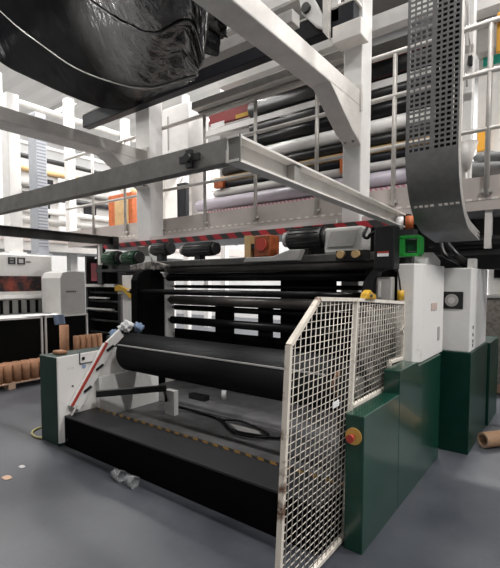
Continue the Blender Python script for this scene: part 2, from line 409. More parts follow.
MB().box(-5.55, -5.48, 5.5, 5.8, 2.4, 3.75).build('leg', CREAM, cb)

# ================================================================== HOIST FRAME (C channels)
hf = thing('hoist_frame', 'grey steel channel frame hung across the machine as a hoist track', 'steel frame', (-3.5, 2.8, 2.17))
def channel(p0, p1, h, w, side, nm, m):
    "web on the outside, flanges pointing to `side`"
    p0, p1 = Vector(p0), Vector(p1); s_ = Vector(side)
    b = MB(); b.bar(p0, p1, .012, h)
    for dz in (-h/2 + .006, h/2 - .006):
        b.bar(p0 + s_*w/2 + Vector((0,0,dz)), p1 + s_*w/2 + Vector((0,0,dz)), w, .012)
    return b.build(nm, m, hf)
channel((-5.8, 1.6, 2.235), (-1.35, 1.6, 2.235), .115, .06, (0, 1, 0), 'front_channel', STEEL)
channel((-1.35, 1.594, 2.235), (-1.35, 4.18, 2.175), .125, .07, (1, 0, 0), 'side_channel', CREAM)
MB().box(-1.36, -1.27, 1.6, 1.606, 2.172, 2.3).build('corner_plate', STEEL, hf)
channel((-5.8, -.5, 2.26), (-5.8, 4.1, 2.24), .13, .06, (1, 0, 0), 'side_channel', mat('dull_steel', (.10, .095, .088), .5, .3, .3, 9))
b = MB()
for (y, z) in ((1.66, 2.25), (2.2, 2.24), (2.22, 2.2)): b.cyl((-1.345, y, z), (-1.325, y, z), .016, 10)
b.build('bolts', DARKST, hf)
MB().box(-1.34, -1.29, 2.12, 2.19, 2.175, 2.275).build('clip', STEEL, hf)
b = MB(); b.box(-1.66,-1.52,1.575,1.59,2.215,2.25); b.box(-1.61,-1.57,1.572,1.588,2.185,2.275); b.cyl((-1.59,1.555,2.232),(-1.59,1.58,2.232),.022,12); b.build('cross_clamp', DARKST, hf)
MB().box(-1.45, -1.25, 4.12, 4.2, 1.86, 2.24).build('end_bracket', BLACK, hf)
MB().box(-5.85, -5.72, 4.02, 4.12, 2.12, 2.31).build('end_bracket', DARKST, hf)

# ================================================================== PERFORATED CABLE TRAY
ct = thing('cable_tray', 'tall dark perforated cable tray curving inward at its bottom end', 'cable tray', (-.87, 3.4, 1.95))
TX0, TX1, TYY = -1.068, -.695, 3.4
def traypath(s):
    "s metres up from the lower end; returns (y, z)"
    rad = .60; lead = .42; arc = rad * R(84); a84 = R(84)
    ye, ze = TYY + rad - rad * math.cos(a84), 2.62 - rad * math.sin(a84)
    if s < lead: return ye + (lead - s) * math.sin(a84), ze - (lead - s) * math.cos(a84)
    s -= lead
    if s < arc:
        a = a84 - s / rad
        return TYY + rad - rad * math.cos(a), 2.62 - rad * math.sin(a)
    return TYY, 2.62 + (s - arc)
S = 3.2; ns = 86
def perf(x0, x1, cols, nm, rows_solid):
    b = MB(); bm = b.bm; ds = S / ns
    nx = cols * 2 + 1; xs = []
    pw = (x1 - x0) / (cols * 1.0 + .5)
    xs = [x0]; 
    for c in range(cols): xs += [x0 + pw * (c + .5), x0 + pw * (c + .45) + pw * .74]
    xs.append(x1)
    ss = [0]
    for r in range(ns): ss += [r*ds + ds*.22, r*ds + ds*.80]
    ss.append(S)
    V = [[bm.verts.new((x, *traypath(s))) for x in xs] for s in ss]
    for j in range(len(ss) - 1):
        row = (j - 1) // 2
        for i in range(len(xs) - 1):
            if i % 2 == 1 and j % 2 == 1 and not rows_solid(row): continue
            bm.faces.new([V[j][i], V[j][i+1], V[j+1][i+1], V[j+1][i]])
    for v in [v for v in bm.verts if not v.link_faces]: bm.verts.remove(v)
    return b.build(nm, TRAYM, ct, solid=.005)
def solidrow(r):
    s = (r + .5) * S / ns
    y, z = traypath(s)
    return z < 2.60 and not (2.19 < z < 2.222)
perf(TX0, -.88, 4, 'slotted_panel', solidrow)
perf(-.88, TX1, 4, 'slotted_panel', solidrow)
def flange(x, m, nm, d=.075):
    b = MB(); pts = []
    n = 60; bm = b.bm; A = []; B = []
    for i in range(n + 1):
        s = S * i / n; y, z = traypath(s); y2, z2 = traypath(min(S, s + .01)); y1, z1 = traypath(max(0, s - .01))
        t = Vector((0, y2 - y1, z2 - z1)).normalized(); nrm = Vector((0, t.z, -t.y))
        A.append(bm.verts.new((x, y, z))); B.append(bm.verts.new(Vector((x, y, z)) + nrm * d))
    for i in range(n): bm.faces.new([A[i], A[i+1], B[i+1], B[i]])
    return b.build(nm, m, ct, solid=.006)
flange(TX1, TRAYEDGE, 'side_flange'); flange(TX0, TRAYM, 'side_flange'); flange(-.88, TRAYM, 'middle_rib', .05)
b = MB()
for j in range(3):
    for i in range(2):
        y, z = traypath(.03 + .05*j); b.cyl((TX1 + .002, y + .02 + .01*j, z + .02 + .03*i), (TX1 + .006, y + .02 + .01*j, z + .02 + .03*i), .008, 8)
b.build('flange_holes', MATTE, ct)
b = MB()
for i in range(7):
    x = -.86 + i * .024; pts = [(x + .004*math.sin(q*1.3 + i), 3.46 + .012*((i*3) % 4) + traypath((q+7)*.18)[0] - 3.4, traypath((q+7)*.18)[1]) for q in range(11)]
    b.tube(pts, .013, 7)
o = b.build('cable_bundle', RUBBER, ct)
# ================================================================== RIGHT CABINETS + TRUNK + FENCE
tk = thing('green_trunking', 'glossy dark green cable trunking block standing beside the mesh guard', 'machine cover', (-.99, 3.2, 0))
MB().box(-1.045, -.93, 2.31, 2.94, 0, .825).build('low_section', GREEN, tk, bevel=.006)
MB().prism([(2.94, 0), (4.08, 0), (4.08, .95), (3.40, .95), (3.36, .985), (2.94, .985)], 'x', -1.045, -.93).build('tall_section', GREEN, tk, bevel=.006)
MB().cyl((-.99, 2.30, .70), (-.99, 2.31, .70), .05, 22).build('button_plate', BRASS, tk)
es = MB(); es.cyl((-.99, 2.272, .70), (-.99, 2.30, .70), .012, 14); es.cyl((-.99, 2.25, .70), (-.99, 2.275, .70), .024, 18, .02); es.build('stop_button', RED, tk)

ec = thing('electrical_cabinet', 'tall scuffed white cabinet with slanted corner on top of the green block', 'cabinet', (-1.1, 3.9, .98))
MB().prism([(-1.13, 3.45), (-1.0, 3.45), (-.95, 3.52), (-.95, 4.22), (-1.13, 4.22)], 'z', .952, 1.745).build('cabinet_body', SCUFF, ec, bevel=.008)
MB().prism([(3.72, 1.746), (4.2, 1.746), (4.2, 1.80), (3.95, 1.86), (3.76, 1.80)], 'x', -1.11, -.98).build('top_hood', PALE, ec, bevel=.01)
MB().box(-.949, -.944, 3.78, 3.96, 1.36, 1.42).build('faint_sticker', mat('faint_sticker', (.66, .52, .46), .6, var=.3, vscale=30), ec)
MB().box(-.949, -.944, 4.02, 4.08, 1.08, 1.2).build('scrape', GREY, ec)
c2 = thing('switch_cabinet', 'slim white and green cabinet with a dark dial, right of the scuffed one', 'cabinet', (-.8, 4.8, 0))
MB().box(-.985, -.735, 4.3, 5.2, .95, 1.73).build('upper_body', WHITE, c2, bevel=.01)
MB().box(-1.0, -.72, 4.285, 5.24, 0, .95).build('green_base', GREEND, c2, bevel=.006)
MB().box(-.975, -.80, 4.288, 4.3, 1.35, 1.51).build('instrument_panel', BLACK, c2, bevel=.003)
dl = MB().cyl((-.895, 4.275, 1.43), (-.895, 4.289, 1.43), .058, 24).build('dial', GREY, c2)
MB().cyl((-.895, 4.268, 1.43), (-.895, 4.276, 1.43), .03, 18).build('dial_knob', PALE, c2)
MB().box(-.99, -.70, 5.3, 5.95, 0, .93).build('rear_green_base', GREEND, c2, bevel=.006)
b = MB()
for z in (1.16, 1.09, 1.03, .99): b.box(-.735, -.732, 4.42, 4.46, z, z+.03)
b.build('vents', INK, c2)
# fence
def FP(s, z):
    if s <= 1: return Vector((-1.075, (1.625 + .078*z) * (1-s) + (2.375 + .092*z) * s, z))
    s -= 1; return Vector((-1.075, (2.375 + .092*z) * (1-s) + 3.44 * s, z))
fc = thing('mesh_guard', 'cream wire mesh safety guard with cut off corner and rusty front post', 'fence', (-1.075, 2.4, 0))
def fb(pts, m, nm, w=.022, closed=False):
    b = MB()
    for a, c in zip(pts[:-1], pts[1:]): b.bar(a, c, .022, w, (1, 0, 0))
    return b.build(nm, m, fc)
s_top = .36
fb([FP(0, .02), FP(0, 1.295), FP(s_top, 1.51)], RUST, 'front_post', .03)
fb([FP(s_top, 1.51), FP(1, 1.49), FP(2, 1.435)], FENCE, 'top_rail', .024)
fb([FP(1, .02), FP(1, 1.49)], FENCE, 'middle_post', .026)
fb([FP(2, 1.435), FP(2, 1.23), FP(1.965, 1.23), FP(2, 1.19), FP(2, .99), FP(1.70, 1.0), FP(1.70, .82), FP(1, .825)], FENCE, 'rear_edge', .026)
fb([FP(0, .03), FP(1, .03)], FENCE, 'bottom_rail', .024)
def wires(inside, s0, s1, z0, z1, nm):
    b = MB(); st = .0385; sw = .05
    def runs(fn, n):
        cur = []; 
        for i in range(n + 1):
            p, ok = fn(i / n)
            if ok: cur.append(p)
            else:
                if len(cur) > 1: yield cur
                cur = []
        if len(cur) > 1: yield cur
    L = .76 if s1 <= 1 else 1.08
    nz = int((z1 - z0) / st); nS = int(L / sw)
    for i in range(nz + 1):
        z = z0 + (z1 - z0) * i / nz
        for run in runs(lambda t: (FP(s0 + (s1-s0)*t, z), inside(s0 + (s1-s0)*t, z)), 60): b.tube([run[0], run[-1]], .0026, 5)
    for i in range(nS + 1):
        s = s0 + (s1 - s0) * i / nS
        for run in runs(lambda t: (FP(s, z0 + (z1-z0)*t) + Vector((.004, 0, 0)), inside(s, z0 + (z1-z0)*t)), 80): b.tube([run[0], run[-1]], .0026, 5)
    return b.build(nm, WIRE, fc)
wires(lambda s, z: z <= 1.295 + (1.51 - 1.295) * min(1, s / s_top) + .001 and z < 1.51 - .03*max(0, s - s_top), 0, 1, .03, 1.51, 'front_mesh')
wires(lambda s, z: z < 1.49 - .055*(s-1) and (z > 1.0 if s > 1.70 else z > .825), 1, 2, .825, 1.485, 'rear_mesh')
b = MB(); b.box(-1.066, -1.062, 2.18, 2.26, .88, .915); b.build('paper_tag', PAPER, fc)

# ================================================================== UNWIND STAND (left pedestal, bed, pit)
us = thing('unwind_stand', 'white and green unwind pedestal with long black floor bed in front', 'machine', (-2.6, 2.6, 0))
MB().box(-4.26, -3.935, 2.1, 3.05, 0, .87).build('green_pedestal', GREEND, us, bevel=.006)
MB().prism([(2.1, .03), (2.35, .03), (3.05, .55), (3.05, .90), (2.1, .875)], 'x', -3.935, -3.915).build('white_side_plate', SCUFF, us, bevel=.004)
b = MB()
for a, c in (((2.33,.78),(2.62,.78)), ((2.62,.78),(2.62,.895)), ((2.33,.78),(2.33,.895))):
    b.bar((-3.91, *a), (-3.91, *c), .01, .008, (1, 0, 0))
b.build('access_outline', INK, us)
MB().cyl((-3.915, 2.37, .83), (-3.905, 2.37, .83), .016, 12).build('lock', BLACK, us)
MB().cyl((-3.915, 2.375, .75), (-3.909, 2.375, .75), .022, 14).build('blue_sticker', BLUE, us)
b = MB(); b.box(-3.915,-3.912,2.24,2.26,.56,.58); b.box(-3.915,-3.912,2.36,2.38,.5,.515); b.build('grease_marks', INK, us)
# bed
MB().box(-3.9, -1.13, 2.15, 2.5, .0, .29).build('bed_body', BEDF, us, bevel=.004)
MB().box(-3.9, -1.13, 2.155, 2.46, .29, .30).build('tread_plate', BEDTOP, us)
MB().box(-3.9, -1.13, 2.46, 2.50, .29, .302).build('hazard_edge', YELH, us)
MB().box(-3.9, -1.13, 2.15, 2.158, .286, .302).build('front_lip', DARKST, us)
MB().box(-3.9, -1.13, 2.51, 3.28, .0, .20).build('pit_plate', PITM, us)
MB().box(-3.9, -3.84, 2.5, 3.28, .2, .62).build('inner_side_plate', WHITE, us)
MB().box(-1.30, -1.13, 2.51, 2.95, .2, .26).build('anchor_foot', DARKST, us)
# slanted guide with red edge
pts = [(-3.88, 2.24, .36), (-3.88, 2.64, .93), (-3.88, 2.80, 1.05)]
gd = MB(); gd.bar(pts[0], pts[1], .03, .13, (0, -1, 1)); gd.bar(pts[1], pts[2], .03, .10, (0, -1, 1)); g_ = gd.build('slanted_guide', WHITE, us, bevel=.004)
rd = MB(); rd.bar((-3.868, 2.205, .39), (-3.868, 2.61, .965), .045, .02, (0, -1, 1)); rd.build('red_edge', RED, us)
for t in (.25, .6, .92):
    p = Vector(pts[0]).lerp(Vector(pts[1]), t); MB().bar(p + Vector((.02, .0, .0)), p + Vector((.03, .075, .045)), .022, .018).build('clamp_bracket', BLACK, us)
MB().tube([(-3.86, 2.16, .06), (-3.86, 2.17, .2), (-3.86, 2.2, .3), (-3.86, 2.26, .38)], .012, 8).build('hose', GREY, us)
# arm lifting rod and hoses in the pit
arm = MB(); a0 = at(96, 394, X=-3.75); a1 = at(166, 388, Y=3.0)
arm.bar(a0, a1, .05, .06); arm.build('lift_arm', BLACK, us)
MB().bar(Vector(a0).lerp(a1, .05) + Vector((0, -.03, .03)), Vector(a0).lerp(a1, .95) + Vector((0, -.03, .03)), .012, .012).build('piston_rod', STEEL, us)
ep = Vector(a1); MB().box(ep.x - .02, ep.x + .12, ep.y, ep.y + .06, .2, ep.z - .02).build('arm_post', SCUFF, us)
hp = [at(164, 388, Y=2.98), at(166, 398, Y=2.95), at(168, 404, Z=.27), at(190, 410, Z=.225), at(218, 418, Z=.22), at(232, 430, Z=.22), at(262, 436, Z=.22), at(281, 438, Z=.22)]
cv = [interp(hp, i / 40) for i in range(41)]
MB().tube(cv, .014, 8).build('hose', RUBBER, us)
lp = [at(222, 420, Z=.225), at(240, 421, Z=.225), at(262, 430, Z=.225), at(268, 436, Z=.225), at(252, 437, Z=.225), at(234, 432, Z=.225)]
MB().tube([interp(lp + [lp[0]], i / 36) for i in range(36)], .012, 8, True).build('hose_loop', RUBBER, us)
MB().prism([(p.x, p.y) for p in [at(230,423,Z=.21), at(258,430,Z=.21), at(262,435,Z=.21), at(240,432,Z=.21)]], 'z', .201, .206).build('bright_tray', PALE, us)


# ================================================================== FILM ROLL
RY, RZ, RR = 2.82, .86, .20
fr = thing('film_roll', 'large wound roll of black film lying across the front of machine', 'film roll', (-2.6, RY, RZ - RR))
MB().cyl((-3.72, RY, RZ), (-1.34, RY, RZ), RR, 64).build('wound_film', ROLLF, fr)
MB().cyl((-3.9, RY, RZ), (-1.2, RY, RZ), .05, 20).build('core_shaft', STEEL, fr)
MB().pipe((-3.735, RY, RZ), (-1.325, RY, RZ), .09, .055, 26).build('core', CARD, fr)
ta = R(28); MB().bar((-3.71, RY - math.cos(ta)*(RR+.002), RZ + math.sin(ta)*(RR+.002)), (-1.35, RY - math.cos(ta)*(RR+.002), RZ + math.sin(ta)*(RR+.002)), .016, .012).build('pale_bar', mat('pale_bar_grey', (.42, .41, .40), .4, 0), fr)  # thin pale bar along the roll, above mid height
# ================================================================== PRINTING PRESS (rollers between frames)
pr = thing('printing_press', 'large press frame with a stack of horizontal black rollers', 'printing machine', (-2.9, 4.0, 0))
MB().prism([(3.5, 0), (3.97, 0), (3.97, 1.66), (3.93, 1.72), (3.85, 1.76), (3.64, 1.76), (3.55, 1.72), (3.5, 1.62)], 'x', -4.62, -4.50).build('round_topped_side', MATTE, pr, bevel=.006)
MB().box(-4.62, -4.50, 3.98, 4.16, 0, 1.74).build('left_frame', SCUFF, pr, bevel=.01)
MB().box(-1.42, -1.28, 3.3, 4.25, 0, 1.40).build('right_frame', DIRT, pr, bevel=.01)
MB().box(-1.42, -1.28, 3.5, 4.25, 1.41, 1.70).build('right_frame_top', MATTE, pr)
MB().box(-4.49, -1.43, 3.3, 4.2, 0, .20).build('base_plate', PITM, pr)
q = at(224, 399, Z=.2); MB().cyl((q.x, q.y, .2), (q.x, q.y, .3), .03, 14).build('white_stub', WHITE, pr)
q = at(200, 400, Z=.2); MB().box(q.x - .16, q.x + .1, q.y - .03, q.y + .06, .2, .26).build('pit_bracket', BLACK, pr)
def zr(y, Y): return at(215, y, Y=Y).z
def rollr(y0, y1, Y, m, x0=-4.5, x1=-1.42, nm='roller'):
    z = (zr(y0, Y) + zr(y1, Y)) / 2; r = (zr(y0, Y) - zr(y1, Y)) / 2
    ro = MB().cyl((x0 + .06, Y, z), (x1 - .06, Y, z), r, 28).build(nm, m, pr)
    for a, c in ((x0 - .02, x0 + .06), (x1 - .06, x1 + .02)): MB().cyl((a, Y, z), (c, Y, z), r*.5, 12).build('roller_journal', STEEL, pr).parent = ro
rollr(263, 273, 4.02, mat('roller_grey', (.17, .165, .155), .4, .3, .3), nm='grey_roller')
rollr(273, 281, 4.0, RUBBER, nm='black_roller')
rollr(285, 288.5, 4.12, RUBBER, nm='black_roller')
rollr(290, 296, 3.56, RUBBER, -4.75, -1.3, nm='black_roller')
rollr(296.5, 306, 4.05, mat('roller_brown', (.09, .08, .075), .4, .3, .3), nm='brown_roller')
rollr(306.5, 312, 4.12, RUBBER, nm='black_roller')
rollr(319, 327, 4.05, RUBBER, nm='black_roller')
b = MB()
xa, xb = at(336, 285, Y=4.24).x, at(366, 285, Y=4.24).x; za, zb, zc, zd, ze, zf = [at(350, v, Y=4.24).z for v in (281.5, 285.5, 290, 294, 311, 316)]
b.box(-2.75, xa, 4.22, 4.26, 0, 1.9); b.box(xb, -1.42, 4.22, 4.26, 0, 1.9)
for v0, v1 in ((0, zf), (ze, zd), (zc, zb), (za, 1.9)): b.box(xa, xb, 4.22, 4.26, v0, v1)
b.box(-5.0, -2.75, 4.22, 4.26, 0, .93); b.box(-5.0, -2.75, 4.22, 4.26, 1.70, 1.9); b.build('rear_panel', MATTE, pr)

for x0, x1 in ((-3.75, -3.45), (-3.05, -2.85)):
    MB().box(x0, x1, 4.18, 4.215, .8, 1.36).build('dark_upright', MATTE, pr)
MB().box(-3.45, -3.40, 4.16, 4.18, 1.36, 1.41).build('red_mark', RED, pr)
MB().box(-4.55, -1.35, 3.85, 4.2, 1.80, 1.88).build('top_beam', mat('brown_grey_steel', (.10, .095, .088), .5, .2, .4, 9), pr, bevel=.01)
MB().prism([(-2.95, 1.82), (-2.25, 1.82), (-2.2, 1.93), (-2.35, 1.93), (-2.55, 1.87), (-2.9, 1.87)], 'y', 3.75, 3.84).build('trough', GREY, pr, bevel=.006)
wp = thing('upright_post', 'scuffed white machine post with a yellow clamp at left end of rollers', 'post', (-5.25, 4.05, 0))
MB().box(-5.42, -5.09, 3.95, 4.25, 0, 1.70).build('post_body', SCUFF, wp, bevel=.008)
MB().box(-5.48, -5.16, 3.91, 3.95, 1.42, 1.46).build('seam_plate', CREAM, wp)
MB().prism([(-5.5, 1.53), (-5.42, 1.56), (-5.28, 1.52), (-5.06, 1.47), (-5.06, 1.36), (-5.14, 1.36), (-5.3, 1.47), (-5.5, 1.46)], 'y', 3.87, 3.91).build('yellow_clamp', YELLOW, wp, bevel=.006)
tp = thing('tall_dark_post', 'brown grey machine post just left of the white post', 'post', (-5.7, 4.2, 0))
MB().box(-5.66, -5.52, 4.1, 4.25, 0, 1.75).build('post_body', mat('brown_grey', (.17, .15, .135), .6, var=.3), tp)
MB().box(-5.70, -5.48, 4.06, 4.29, 0, .03).build('foot_plate', DARKST, tp)

# ------------------------------------------------------------------ drives and motors above the rollers
def motor(label, x0, x1, y, z, r, m, base_z=1.881):
    t = thing('electric_motor', label, 'motor', ((x0+x1)/2, y, base_z), None)
    MB().cyl((x0, y, z), (x1, y, z), r, 26).build('motor_body', m, t)
    MB().cyl((x1, y, z), (x1 + .05, y, z), r*.86, 24).build('fan_cover', DARKST, t)
    MB().cyl((x0 - .07, y, z), (x0, y, z), r*.7, 20).build('gear_flange', GREY, t)
    MB().box((x0+x1)/2 - .05, (x0+x1)/2 + .05, y - .05, y + .05, base_z, z - r*.8).build('foot', DARKST, t)
    b = MB()
    for i in range(16):
        a = 2*math.pi*i/16; b.bar((x0 + .02, y + math.cos(a)*r, z + math.sin(a)*r), (x1 - .02, y + math.cos(a)*r, z + math.sin(a)*r), .008, .012)
    b.build('cooling_fins', m, t)
    return t
motor('black finned motor right of the orange gearbox above the rollers', -2.46, -2.06, 3.98, 2.06, .115, BLACK)
motor('dark grey motor nearest the left end of the top roller', -4.75, -4.45, 4.02, 2.06, .09, DARKST)
motor('dark motor second from left above the top roller', -4.12, -3.62, 4.02, 2.02, .085, DARKST)
gb = thing('gearbox', 'orange gearbox block with yellow label above the rollers', 'gearbox', (-2.85, 4.0, 1.881))
MB().box(-2.92, -2.70, 3.92, 4.12, 1.881, 2.13).build('gearbox_body', RUSTO, gb, bevel=.015)
MB().cyl((-2.81, 3.90, 2.02), (-2.81, 3.92, 2.02), .07, 22).build('cover_plate', RED, gb)
MB().box(-3.08, -3.0, 3.95, 4.05, 1.881, 2.14).build('yellow_label_plate', TAN, gb)
MB().box(-3.0, -2.92, 3.97, 4.03, 1.98, 2.04).build('shaft_stub', DARKST, gb)
g3 = thing('grey_drive_box', 'pale grey drive box beside the black motor under the right column', 'drive', (-1.9, 4.0, 1.881))
MB().box(-2.02, -1.62, 3.9, 4.14, 1.881, 2.14).build('drive_housing', PALE, g3, bevel=.02)
MB().prism([(-1.98, 1.95), (-1.70, 1.95), (-1.66, 2.1), (-1.94, 2.1)], 'y', 3.885, 3.9).build('side_cover', GREY, g3)
b = thing('valve_block', 'dark valve block with two brass fittings beside the cabinet top', 'valve', (-1.65, 3.8, 1.70))
MB().box(-1.72, -1.44, 3.55, 3.66, 1.79, 1.88).build('block_body', BLACK, b)
for x in (-1.66, -1.52): MB().cyl((x, 3.51, 1.845), (x, 3.55, 1.845), .035, 14).build('brass_fitting', TAN, b)
# black control arm / enclosure at the right
bc = thing('black_control_box', 'tall black control box with a red and white sticker beside the white cabinet', 'control box', (-1.45, 3.55, 1.7))
MB().box(-1.27, -1.11, 3.30, 3.44, 1.70, 2.04).build('box_body', BLACK, bc, bevel=.01)
MB().box(-1.24, -1.15, 3.295, 3.30, 1.80, 1.825).build('sticker', PAPER, bc)
MB().box(-1.24, -1.15, 3.294, 3.30, 1.826, 1.84).build('red_stripe', RED, bc)
MB().prism([(-1.40, 1.40), (-1.36, 1.60), (-1.27, 1.72), (-1.13, 1.72), (-1.24, 1.68), (-1.28, 1.58), (-1.28, 1.40)], 'y', 3.32, 3.42).build('curved_support', BLACK, bc)
jb = thing('junction_box', 'small grey junction box between control box and white cabinet', 'box', (-1.35, 3.35, 1.45))
MB().box(-1.26, -1.14, 3.34, 3.43, 1.45, 1.64).build('box_body', GREY, jb, bevel=.008)
MB().box(-1.24, -1.22, 3.33, 3.34, 1.48, 1.61).build('latch', PALE, jb)
gl = thing('green_sensor_frame', 'bright green open sensor frame beneath the cable tray', 'sensor', (-1.1, 3.6, 1.80))
x0, x1, y0, y1, z0, z1 = -1.185, -1.01, 3.60, 3.70, 1.825, 1.97
b = MB()
for x in (x0, x1):
    b.box(x - .016, x + .016, y0, y1, z0, z1)
for z in (z0, z1): b.box(x0, x1, y0, y1, z - .014, z + .014)
b.box(x0, x0 + .06, y0, y1, z0, z1); b.build('frame', LIME, gl, bevel=.004)
MB().box(x0 + .07, x1 - .03, y0 + .03, y1, z0 + .03, z1 - .03).build('sensor_head', GMOT, gl)
MB().box(-1.12, -1.07, 3.62, 3.7, 1.747, 1.82).build('foot', DARKST, gl)
lb = thing('indicator_lamp', 'small orange and white lamp at end of the hoist channel', 'lamp', (-1.2, 4.05, 2.1))
MB().cyl((-1.21, 4.0, 2.08), (-1.21, 4.0, 2.2), .035, 14).build('orange_lens', ORANGE, lb)
MB().cyl((-1.30, 4.0, 2.08), (-1.30, 4.0, 2.2), .035, 14).build('white_lens', PAPER, lb)
MB().box(-1.36, -1.16, 3.96, 4.1, 2.03, 2.08).build('lamp_base', DARKST, lb)
cb_ = MB(); cb_.tube([interp([Vector(p) for p in ((-1.59,3.95,2.12),(-1.58,3.85,2.03),(-1.5,3.75,2.0),(-1.45,3.7,2.03),(-1.3,3.6,2.05))], i/24) for i in range(25)], .014, 8)
tag(cb_.build('black_cable', RUBBER), 'black cable looping from the right column to the control box', 'cable')
hk = thing('hanging_lever', 'yellow tipped lever hanging in front of the scuffed white cabinet', 'lever', (-1.14, 3.35, 1.45))
MB().tube([(-1.12, 3.42, 1.70), (-1.10, 3.42, 1.60), (-1.09, 3.42, 1.52)], .007, 6).build('lever_rod', BLACK, hk)
MB().cyl((-1.09, 3.42, 1.455), (-1.09, 3.42, 1.535), .026, 14).build('lever_knob', YELLOW, hk)
yc = thing('yellow_clamp', 'yellow clamp sitting on the top rail of the mesh guard', 'clamp', (-1.075, 2.7, 1.46))
MB().prism([(2.62, 1.488), (2.80, 1.482), (2.79, 1.515), (2.73, 1.53), (2.69, 1.55), (2.64, 1.525)], 'x', -1.10, -1.05).build('clamp_jaw', YELLOW, yc, bevel=.008)
MB().cyl((-1.11, 2.69, 1.51), (-1.04, 2.69, 1.51), .012, 10).build('clamp_screw', DARKST, yc)
# stuff seen through the guard
wr = thing('roll_lift_arm', 'dark lift arm holding the right end of the film roll', 'machine arm', (-1.25, 2.9, .2))
MB().prism([(2.72, .262), (3.0, .262), (3.15, .7), (2.98, 1.02), (2.72, 1.02), (2.66, .75)], 'x', -1.27, -1.2).build('arm_plate', BLACK, wr, bevel=.01)
MB().cyl((-1.2, RY, RZ), (-1.17, RY, RZ), .08, 24).build('bearing_cap', STEEL, wr)
MB().box(-1.2, -1.17, 2.75, 2.95, .42, .5).build('white_reflection', PAPER, wr)  # white patch put in for a reflection behind the mesh
MB().cyl((-1.2, 2.70, .36), (-1.175, 2.70, .36), .03, 14).build('red_reflection', RED, wr)  # red spot put in for a reflection behind the mesh
# rags on the roll end
def ragf(c, rx, seed):
    c = Vector(c)
    def fn(u, v):
        a = 2*math.pi*u; h = math.pi*v
        d = Vector((math.cos(a)*math.sin(h), math.sin(a)*math.sin(h), math.cos(h)))
        return c + d * rx * (1 + .8 * noise.noise(d * 2.3 + Vector((seed, 0, 0))))
    return fn
for (c, r, m, lbl) in (((-3.86,2.86,1.12),.055,PAPER,'crumpled white rag nearest the left end of the film roll'), ((-3.97,2.95,1.06),.055,BLACK,'crumpled black rag between the white rags by the roll end'), ((-4.10,3.0,1.05),.065,PAPER,'crumpled white rag farthest left on the bearing block'), ((-3.80,2.98,1.1),.05,BLUE,'pale blue rag behind the white rag at roll end'), ((-4.0,2.80,1.03),.045,BLUE,'pale blue rag at the front of the bearing block')):
    tag(MB().grid(ragf(c, r, c[0]*31), 20, 12).build('crumpled_rag', m), lbl, 'rag')
tag(MB().box(-4.15, -3.94, 2.8, 3.04, .905, 1.0).build('bearing_block', BLACK, bevel=.008), 'black bearing block on top of the white pedestal', 'machine part')

# ================================================================== LEFT BACKGROUND
X7 = -7.3
for y0, y1, lbl in ((2.3, 3.66, 'wide black cabinet with white frame at the left edge'), (3.70, 4.52, 'black cabinet with white frame below the grey rounded cabinet')):
    ce = thing('black_cabinet', lbl, 'cabinet', (-7.6, (y0+y1)/2, 0))
    MB().box(-8.0, X7, y0, y1, 0, .98).build('cabinet_body', MATTE, ce)
    b = MB()
    for y in (y0 + .0, y1 - .03): b.box(X7, X7 + .03, y, y + .03, 0, .98)
    b.box(-8.0, X7 + .03, y0, y1, .98, 1.01); b.build('white_frame', WHITE, ce)
pp = MB(); pp.grid(lambda u, v: Vector((-7.55 + .3*u, 3.42 + .62*v, 1.018 + .03*abs(noise.noise(Vector((u*3, v*4, 2)))))), 10, 14)
tag(pp.build('paper_sheet', PAPER, solid=.004), 'white papers lying on top of the black cabinets', 'paper')
bl = MB(); bl.grid(lambda u, v: Vector((X7 + .04 + .012*math.sin(v*9), 3.84 + .20*v + .02*u, 1.015 - .17*u)), 8, 10)
tag(bl.build('blue_cloth', BLUE, solid=.006), 'pale blue cloth hanging over the front of the black cabinets', 'cloth')
gc = thing('grey_cabinet', 'light grey rounded cabinet with small badge on the black cabinets', 'cabinet', (-7.6, 4.2, 1.011))
MB().prism([(4.02, 1.012), (4.51, 1.012), (4.51, 1.80), (4.18, 1.80), (4.07, 1.77), (4.02, 1.67)], 'x', -8.0, X7 - .02).build('cabinet_body', PALE, gc, bevel=.01)
b = MB()
for y in (4.13, 4.17, 4.21, 4.25, 4.29): b.box(X7 - .02, X7 - .014, y, y + .028, 1.41, 1.44)
b.build('badge', INK, gc)
cm = thing('white_press_cowl', 'white machine cowl with black 80- lettering and a dark window', 'machine cover', (-8.4, 3.2, 1.1))
MB().box(-9.2, -8.2, 1.8, 4.35, 1.28, 2.12).build('cowl_body', WHITE, cm, bevel=.03)
w = at(4, 277, X=-8.2); w2 = at(41, 291, X=-8.2)
MB().box(-8.2, -8.17, 3.0, w2.y, w2.z, w.z + .02).build('dark_window', HMI, cm)
MB().box(-8.2, -8.1, 2.0, 4.3, 1.30, 1.36).build('window_sill', WHITE, cm)
def seg_char(ch, y, z, w, h, t):
    b = MB(); x0, x1 = -8.197, -8.185
    H = lambda zz: b.box(x0, x1, y, y + w, zz - t/2, zz + t/2)
    V = lambda yy, a, c: b.box(x0, x1, yy - t/2, yy + t/2, a, c)
    if ch in '80':
        H(z + t/2); H(z + h - t/2); V(y + t/2, z, z + h); V(y + w - t/2, z, z + h)
        if ch == '8': H(z + h/2)
    elif ch == '-': H(z + h/2)
    return b.build('lettering', INK, cm)
c0 = at(8, 264, X=-8.2)
seg_char('8', at(8,260,X=-8.2).y, c0.z, .125, .125, .025); seg_char('0', at(17,260,X=-8.2).y, c0.z, .14, .125, .025); seg_char('-', at(26,260,X=-8.2).y, c0.z + .02, .08, .06, .022)
MB().box(-9.2, -8.25, 1.8, 4.35, .9, 1.27).build('lower_grille', GREY, cm)
b = MB()
for i in range(9): b.box(-8.25, -8.235, 2.9 + i*.16, 2.95 + i*.16, 1.02, 1.26)
